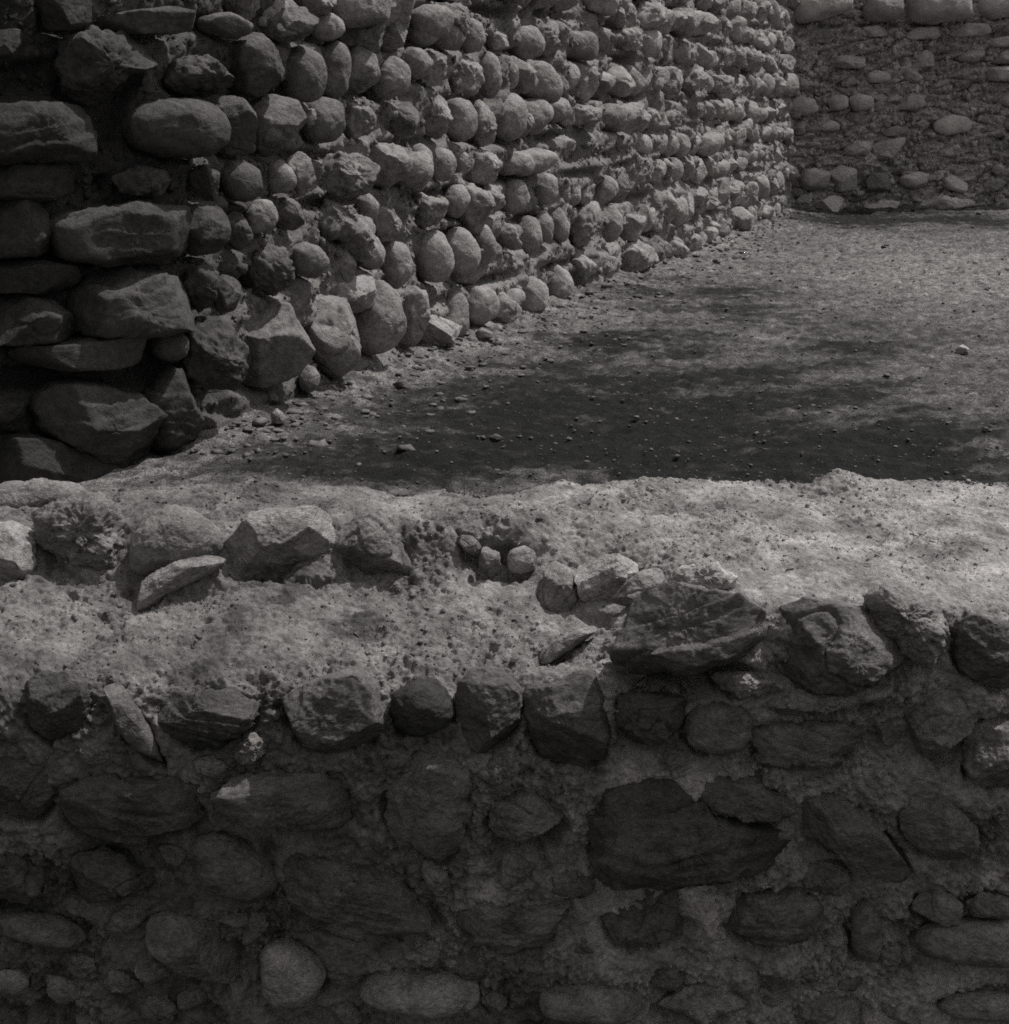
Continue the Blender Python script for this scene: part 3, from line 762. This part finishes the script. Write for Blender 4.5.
for ri, (z0, z1) in enumerate(ROWS):
    s = 0.1 + rng.uniform(0, .3)
    while s < LAB - 0.05:
        w = rng.choice([.24, .33, .42, .55]) * rng.uniform(.85, 1.15) * (0.85 if s > 9 else 1)
        hh = (z1 - z0) * rng.uniform(0.72, 1.2); cz = (z0 + z1) / 2 + rng.uniform(-.03, .03) + .03 * math.sin(s * 1.3 + ri * 2)
        cen = A + dAB * (s + w / 2) + np.array([0, 0, cz])
        px, py = project(cen[None]); px = px[0]; py = py[0]
        cov = any(o.rho(px, py) < 1.0 for o in outs) or px < 250 or (px < 345 and py > 40)
        toc = EYE - cen; toc[2] *= .3; toc /= np.linalg.norm(toc)
        if not cov and rng.uniform() < 0.95:
            nn = nL + 0.45 * toc; nn /= np.linalg.norm(nn)
            P = cen + nL * rng.uniform(-0.05, 0.07) - nL * 0.03 * cz
            # outline of an upright cobble on the wall
            u = np.cross([0, 0, 1.0], nn); u /= np.linalg.norm(u); v = np.cross(nn, u)
            m = rng.integers(7, 10); th = (np.arange(m) + rng.uniform(-.2, .2, m)) * 2 * math.pi / m
            rr = rng.uniform(0.74, 1.14, m); lean = rng.normal(0, .3)
            wx = w * 0.5 * 1.12; hz = hh * 0.53
            pts = [P + u * (math.cos(t) * wx * q * 0.85 + math.sin(t) * hz * lean) + v * math.sin(t) * hz * q for t, q in zip(th, rr)]
            X, Y = project(np.array(pts))
            poly = list(zip(X, Y))
            ar = Outline(poly).area
            kd = rng.choice(['r', 'm', 'a', 'b'], p=[.18, .34, .32, .16])
            on = px < 1030 and py > -30
            extra.append([ar if on else ar * .001, poly, P, nn, rng.uniform(.42, .62), kd, int(rng.integers(1e6)), rng.uniform(.8, 1.15)])
        s += w * rng.uniform(0.86, 1.08)
items = items + extra
items.sort(key=lambda q: -q[0])
stuff = []
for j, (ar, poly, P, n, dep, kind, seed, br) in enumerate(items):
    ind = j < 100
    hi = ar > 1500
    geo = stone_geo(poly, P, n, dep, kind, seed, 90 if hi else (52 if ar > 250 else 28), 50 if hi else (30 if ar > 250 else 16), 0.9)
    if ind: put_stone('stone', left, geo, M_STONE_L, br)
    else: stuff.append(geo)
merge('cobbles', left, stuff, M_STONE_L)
allouts = [Outline(q[1]) for q in items if q[0] > 1]
flat = G.reshape(-1, 3)
wobx = PX + (fbm(flat, 5, 2) * 3).reshape(PX.shape)
base = (fbm(flat, 2.2, 3) * 0.032 + fbm(flat, 9, 4, .6) * 0.02).reshape(PX.shape)
visL = PX > -1e9
jt = dig(wobx, PY, visL, allouts, 0, 0.085, 0.9, 1.22)
jt = sum(np.roll(np.roll(jt, a, 0), b, 1) for a in (-1, 0, 1) for b in (-1, 0, 1)) / 9
# course joints stand back
zz = G[..., 2]; s_ = ns[:, None] * np.ones_like(zz)
jc = np.zeros_like(zz)
for z0, z1 in ROWS:
    jc = np.maximum(jc, np.exp(-((zz - z0 + 0.015 + 0.02 * np.sin(s_ * 2.1 + z0 * 9)) / 0.03) ** 2))
jc *= sstep(0.0, 0.8, s_) * (0.5 + 0.5 * np.sin(s_ * 5 + zz * 7))
smear = sstep(-0.1, .35, fbm(flat + 21, 1.7, 3)).reshape(PX.shape) * sstep(.3, 1.2, s_)
smear = smear * (.3 + .7 * sstep(2.5, 6.5, s_))
smear = np.maximum(smear, sstep(LAB - 4.5, LAB - 1.5, s_ + fbm(flat + 2, 1.1, 2).reshape(PX.shape)) * .9)
crum = (fbm(flat + 4, 22, 3, .65) * 0.016).reshape(PX.shape)
dsp = base * (.6 + .4 * sstep(2, 6, s_)) + crum + 0.02 * sstep(2, 6, s_) + 0.07 * smear - 0.04 * (1 - sstep(-.1, .5, s_)) - jt * (1 - .6 * smear) - 0.14 * jc * (1 - .5 * smear) - pits(wobx, PY, visL, LEFT_PITS)
# the ruined end steps back course by course
Dg = G + Nn * dsp[..., None]
nz = fbm(flat, 1.2, 3).reshape(PX.shape)
mtone = 0.85 + 0.25 * nz - 0.62 * (1 - sstep(-0.25, 1.6, s_ + nz * .5))  # random tone, plus shade of the near end painted into the mortar
pl = np.array(left.location)
# top and rear of the wall
TH = 0.7
rear = G[:, -1] - Nn[:, -1] * TH; rear2 = G[:, 0] - Nn[:, 0] * TH
seq = [Dg]
extra_rows = np.stack([Dg[:, -1] * .5 + rear * .5 + np.array([0, 0, .04]), rear, rear2], 1)
Dg2 = np.concatenate([Dg, extra_rows], 1)
mtone2 = np.concatenate([mtone, np.full((len(ns), 3), 0.7)], 1)
me = make_mesh('mortar', Dg2.reshape(-1, 3) - pl, grid_quads(*Dg2.shape[:2]))
at = me.attributes.new('wear_and_shade', 'FLOAT', 'POINT'); at.data.foreach_set('value', mtone2.ravel().astype(np.float32))
link('mortar', me, M_MORT_L, left)
rq = np.random.default_rng(61)
xi = rq.integers(5, len(ns) - 5, 30000); si = rq.integers(5, len(nh) - 5, 30000)
rad = np.minimum(0.005 + rq.exponential(.0055, len(xi)), .04)
crumbs('mortar_crumbs', left, Dg[xi, si], Nn[xi, si], rad, M_MORT_L, mtone[xi, si], 62)

# ================================================================== BACK WALL
ab = math.radians(19)
dB = np.array([math.cos(ab), math.sin(ab), 0]); nB = np.array([math.sin(ab), -math.cos(ab), 0])
back = thing('stone_wall', 'far rubble wall at upper right with big boulders near its top', 'stone wall', tuple(B + dB * 4))
ns = np.arange(-0.4, 9.0, 0.019); nh = np.arange(-0.2, 3.9, 0.0175)
G = B + dB * ns[:, None, None] + np.array([0, 0, 1.0]) * nh[None, :, None]
PX, PY = project(G)
items = []
for i, s in enumerate(BACK):
    poly, kind, dep, br = s
    o = Outline(poly); P = on_plane(o.c[0], o.c[1], B, nB)
    n = nB + np.array([0, 0, rng.uniform(-.1, .2)]); n /= np.linalg.norm(n)
    items.append([o.area, poly, P + nB * 0.03, n, dep, kind, 5000 + i, br])
bouts = [Outline(q[1]) for q in items]
tries = 0; cnt = 0
while tries < 1500 and cnt < 48:
    tries += 1
    s = rng.uniform(0.1, 5.2); z = rng.uniform(0.15, 3.7)
    w = rng.uniform(.2, .75); h = w * rng.uniform(.28, .5)
    cen = B + dB * s + np.array([0, 0, z]); P = cen + nB * rng.uniform(-.05, .0)
    m = 8; th = (np.arange(m) + rng.uniform(-.25, .25, m)) * 2 * math.pi / m; rr = rng.uniform(.8, 1.1, m)
    pts = np.array([P + dB * math.cos(t) * w / 2 * q + np.array([0, 0, 1.0]) * (math.sin(t) * h / 2 * q + math.cos(t) * w * .07) for t, q in zip(th, rr)])
    X, Y = project(pts); o = Outline(list(zip(X, Y)))
    if any(np.hypot(o.c[0] - q.c[0], (o.c[1] - q.c[1]) * 1.9) < (o.tab.max() + q.tab.max()) * .72 for q in bouts): continue
    bouts.append(o); cnt += 1
    items.append([o.area, list(zip(X, Y)), P, nB, rng.uniform(.16, .28), rng.choice(['a', 'm', 'l', 'l']), int(rng.integers(1e6)), rng.uniform(.8, 1.1)])
items.sort(key=lambda q: -q[0])
for j, (ar, poly, P, n, dep, kind, seed, br) in enumerate(items[:99]):
    put_stone('stone', back, stone_geo(poly, P, n, dep, kind, seed, 52, 30, 1.0), M_STONE_B, br)
flat = G.reshape(-1, 3)
fs = flat * np.array([1, 1, 2.2])
qq = flat[:, 2] * 5.5 + fbm(flat, 1.1, 4, .6) * 2.2
fq = qq - np.floor(qq)
base = (fbm(fs, 1.3, 3) * 0.06 + fbm(fs, 5, 5, .68) * 0.06 + (fq - .5) * 0.05 * sstep(-.2, .4, fbm(flat + 9, .9, 2))).reshape(PX.shape)
crk = np.maximum(0.10 - np.abs(perlin(flat * np.array([1.5, 1.5, 4.5]) + 4)), 0).reshape(PX.shape) * 0.8
jt = dig(PX, PY, PX > -1e9, bouts, 0, 0.06, 0.85, 1.3)
dsp = base - crk - jt - pits(PX, PY, PX > -1e9, BACK_PITS)
Dg = G + nB * dsp[..., None]
mtone = 0.95 + 0.3 * fbm(flat, .9, 3).reshape(PX.shape)
rear = G[:, -1] - nB * .7; rear2 = G[:, 0] - nB * .7
Dg2 = np.concatenate([Dg, rear[:, None], rear2[:, None]], 1)
mtone2 = np.concatenate([mtone, np.full((len(ns), 2), .8)], 1)
pl = np.array(back.location)
me = make_mesh('mortar', Dg2.reshape(-1, 3) - pl, grid_quads(*Dg2.shape[:2]))
at = me.attributes.new('wear_and_shade', 'FLOAT', 'POINT'); at.data.foreach_set('value', mtone2.ravel().astype(np.float32))
link('mortar', me, M_MORT_B, back)
rq = np.random.default_rng(71)
xi = rq.integers(5, int(len(ns) * .62), 14000); si = rq.integers(5, len(nh) - 3, 14000)
rad = np.minimum(0.008 + rq.exponential(.012, len(xi)), .07)
crumbs('mortar_crumbs', back, Dg[xi, si] - nB * .004, np.repeat(nB[None], len(xi), 0), rad, M_MORT_B, mtone[xi, si], 72, .8)

# ================================================================== GROUND
def axis(lo, a, b, hi, st):
    m = np.arange(a, b, st)
    l = a - np.geomspace(st, a - lo, 24)[::-1]; h = b + np.geomspace(st, hi - b, 24)
    return np.concatenate([l, m, h])
gx = axis(-60, -2.6, 9.5, 60, 0.024)
gy = np.concatenate([-60 + (62.9 - np.geomspace(62.9, .1, 26)), [2.85], 2.95 + np.cumsum(np.linspace(0.012, 0.06, 560)), 2.95 + np.linspace(0.036 * 560 + .3, 80, 26)])
GX, GY = np.meshgrid(gx, gy, indexing='ij')
flat = np.stack([GX.ravel(), GY.ravel(), np.zeros(GX.size)], 1)
zz = (fbm(flat, 0.5, 2) * 0.05 + fbm(flat, 3.2, 3) * 0.014 + fbm(flat, 9, 5, .75) * 0.016).reshape(GX.shape)
# earth banked against the foot of the left wall and the far wall
P3 = np.stack([GX, GY, 0 * GX], -1)
dl = ((P3 - A) @ nL); sl = (P3 - A) @ dAB
zz += np.where(sl > -.5, 0.10 * np.exp(-np.clip(dl, 0, 9) / 0.35), 0) * sstep(-.5, .6, sl)
db = ((P3 - B) @ nB)
zz += 0.10 * np.exp(-(np.clip(db, 0, 9) / 0.5))
zz = np.where(GY < 2.9, -0.36 + 0 * zz, zz)
Gd = np.stack([GX, GY, zz], -1)
PX, PY = project(np.stack([GX, np.maximum(GY, 1.0), 0 * GX], -1))
# darker, lighter and dry patches of the earth
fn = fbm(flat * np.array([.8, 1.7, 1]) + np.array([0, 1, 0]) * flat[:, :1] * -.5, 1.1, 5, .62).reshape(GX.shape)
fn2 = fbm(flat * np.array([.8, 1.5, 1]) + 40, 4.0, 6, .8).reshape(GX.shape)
darken = np.zeros_like(GX)
for cx, cy, rx, ry, a in GROUND_PATCHES:
    darken += a * np.exp(-((PX - cx) / rx) ** 2 - ((PY - cy) / ry) ** 2)
darken = darken + (fn * 1.0 + fn2 * .8) * np.clip(.4 + darken, .35, .8)
darken = np.where(darken > -.1, sstep(-0.1, 1.05, darken), np.clip(darken, -.8, 0))
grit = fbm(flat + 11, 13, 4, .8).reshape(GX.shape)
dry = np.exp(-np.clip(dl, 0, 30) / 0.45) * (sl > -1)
mottled = np.clip((0.74 - 0.74 * darken + dry * 0.75 * (1 - .5 * np.clip(darken, 0, 1)) + 0.15 * fn2) * (1 + .6 * grit), 0.05, 1.9)
mottled = np.where(GY < 2.9, .3, mottled)  # unseen earth before the near wall coloured dark to cut bounced light
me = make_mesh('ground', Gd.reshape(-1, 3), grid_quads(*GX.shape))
at = me.attributes.new('mottled', 'FLOAT', 'POINT'); at.data.foreach_set('value', mottled.ravel().astype(np.float32))
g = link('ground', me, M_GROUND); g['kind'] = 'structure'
def gz(x, y):
    i = np.clip(np.searchsorted(gx, x), 0, len(gx) - 1); j = np.clip(np.searchsorted(gy, y), 0, len(gy) - 1)
    return zz[i, j]

# gravel
ICO = None
def pebble(c, r, seed, sq=.6):
    q = np.random.default_rng(seed)
    ns_, nr_ = 7, 4
    th = np.arange(ns_) * 2 * math.pi / ns_; ph = (np.arange(nr_) + 1) / (nr_ + 1) * math.pi
    X = np.sin(ph)[:, None] * np.cos(th); Y = np.sin(ph)[:, None] * np.sin(th); Z = np.repeat(np.cos(ph)[:, None], ns_, 1)
    L = np.concatenate([np.stack([X, Y, Z], -1).reshape(-1, 3), [[0, 0, 1]], [[0, 0, -1]]]) * q.uniform(.6, 1.25, (ns_ * nr_ + 2, 1))
    a = q.uniform(0, 6.3); ca, sa = math.cos(a), math.sin(a)
    L = L * np.array([q.uniform(.8, 1.6), 1, sq * q.uniform(.5, 1.1)]) * r
    L = np.stack([L[:, 0] * ca - L[:, 1] * sa, L[:, 0] * sa + L[:, 1] * ca, L[:, 2]], 1)
    idx = np.arange(nr_ * ns_).reshape(nr_, ns_); nx = np.roll(idx, -1, 1)
    Q = np.stack([idx[:-1], idx[1:], nx[1:], nx[:-1]], -1).reshape(-1, 4)
    t = nr_ * ns_
    T = np.concatenate([np.stack([np.full(ns_, t), idx[0], nx[0]], -1), np.stack([np.full(ns_, t + 1), nx[-1], idx[-1]], -1)])
    return L + c, Q, T, c
geos = []
for k in range(26000):
    if k < 1800:      # debris under the left wall
        s = rng.uniform(-.2, LAB); d = abs(rng.normal(0, .4)) + .03
        p = A + dAB * s + nL * d; r = 0.004 + rng.exponential(.0065)
    else:
        y = 3.2 + rng.uniform(0, 1) ** 1.8 * 18; x = rng.uniform(-.42, .42) * y + .25; p = np.array([x, y, 0]); r = 0.0015 + rng.exponential(.0028) * (0.6 + y * .05)
        if (p - A) @ nL < 0.05 or (p - B) @ nB < .05: continue
    r = min(r, .06)
    geos.append(pebble(np.array([p[0], p[1], gz(p[0], p[1]) + r * .2]), r, k))
gv = merge('gravel', None, geos, M_GRAVEL)

# loose cobbles on the ground
for i, (poly, kind, dep, br, nm, lab) in enumerate(LOOSE):
    o = Outline(poly); P = on_ground(o.c[0], max(p[1] for p in poly) - 1, 0.05)
    for _ in range(4): P = on_ground(o.c[0], max(p[1] for p in poly) - 1, float(gz(P[0], P[1])))
    toc = EYE - P; toc /= np.linalg.norm(toc)
    n = toc + np.array([0, 0, .2]); n /= np.linalg.norm(n)
    # stand it on the ground
    hpx = max(p[1] for p in poly) - min(p[1] for p in poly)
    hm = hpx / F * np.linalg.norm(P - EYE)
    P = P + np.array([0, 0, hm * .40])
    geo = stone_geo(poly, P, n, dep, kind, 7000 + i, 60, 34)
    ob = put_stone(nm, None, geo, M_STONE_L, br)
    ob['label'] = lab; ob['category'] = 'loose stone'; ob['group'] = 'loose stones at the foot of the left wall'

# ================================================================== CAMERA, LIGHT
cam = bpy.data.cameras.new('camera'); co = bpy.data.objects.new('camera', cam); col.objects.link(co)
co.location = tuple(EYE); co.rotation_euler = (math.pi / 2 - PITCH, 0, 0)
cam.sensor_fit = 'HORIZONTAL'; cam.sensor_width = 36; cam.lens = F / 1009 * 36; cam.clip_end = 400; cam.clip_start = .05
cam.dof.use_dof = True; cam.dof.focus_distance = 4.2; cam.dof.aperture_fstop = 22
sc.camera = co

SUN_AZ = math.radians(26)     # behind the x axis
SUN_EL = math.radians(61)
to = Vector((math.cos(SUN_AZ) * math.cos(SUN_EL), math.sin(SUN_AZ) * math.cos(SUN_EL), math.sin(SUN_EL)))
sl_ = bpy.data.lights.new('sun', 'SUN'); sl_.energy = 3.45; sl_.angle = math.radians(0.6); sl_.color = (1, .99, .975)
so = bpy.data.objects.new('sun', sl_); col.objects.link(so)
so.rotation_euler = to.to_track_quat('Z', 'Y').to_euler()

w = bpy.data.worlds.new('World'); sc.world = w; w.use_nodes = True
nt = w.node_tree; bg = nt.nodes['Background']
sky = nt.nodes.new('ShaderNodeTexSky'); sky.sky_type = 'NISHITA'; sky.sun_disc = False
sky.sun_elevation = SUN_EL; sky.sun_rotation = math.pi / 2 - SUN_AZ
bw = nt.nodes.new('ShaderNodeRGBToBW')
cb = nt.nodes.new('ShaderNodeMix'); cb.data_type = 'RGBA'; cb.blend_type = 'MULTIPLY'; cb.inputs[0].default_value = 1
cb.inputs[7].default_value = (1, .99, .98, 1)
nt.links.new(sky.outputs[0], bw.inputs[0]); nt.links.new(bw.outputs[0], cb.inputs[6]); 
tcw = nt.nodes.new('ShaderNodeTexCoord'); sx = nt.nodes.new('ShaderNodeSeparateXYZ'); mr = nt.nodes.new('ShaderNodeMapRange')
mr.inputs[1].default_value = 0.0; mr.inputs[2].default_value = 1.0; mr.inputs[3].default_value = 0.3; mr.inputs[4].default_value = 2.6
vm = nt.nodes.new('ShaderNodeVectorMath'); vm.operation = 'SCALE'
nt.links.new(tcw.outputs['Generated'], sx.inputs[0]); nt.links.new(sx.outputs[2], mr.inputs[0])
nt.links.new(cb.outputs[2], vm.inputs[0]); nt.links.new(mr.outputs[0], vm.inputs['Scale']); nt.links.new(vm.outputs[0], bg.inputs[0])
bg.inputs[1].default_value = 0.105

sc.view_settings.view_transform = 'Standard'; sc.view_settings.look = 'None'; sc.view_settings.gamma = 1
sc.view_settings.exposure = -0.1
sc.cycles.pixel_filter_type = 'BLACKMAN_HARRIS'; sc.cycles.filter_width = 1.7
sc.cycles.use_denoising = False; sc.cycles.sample_clamp_indirect = 2.0
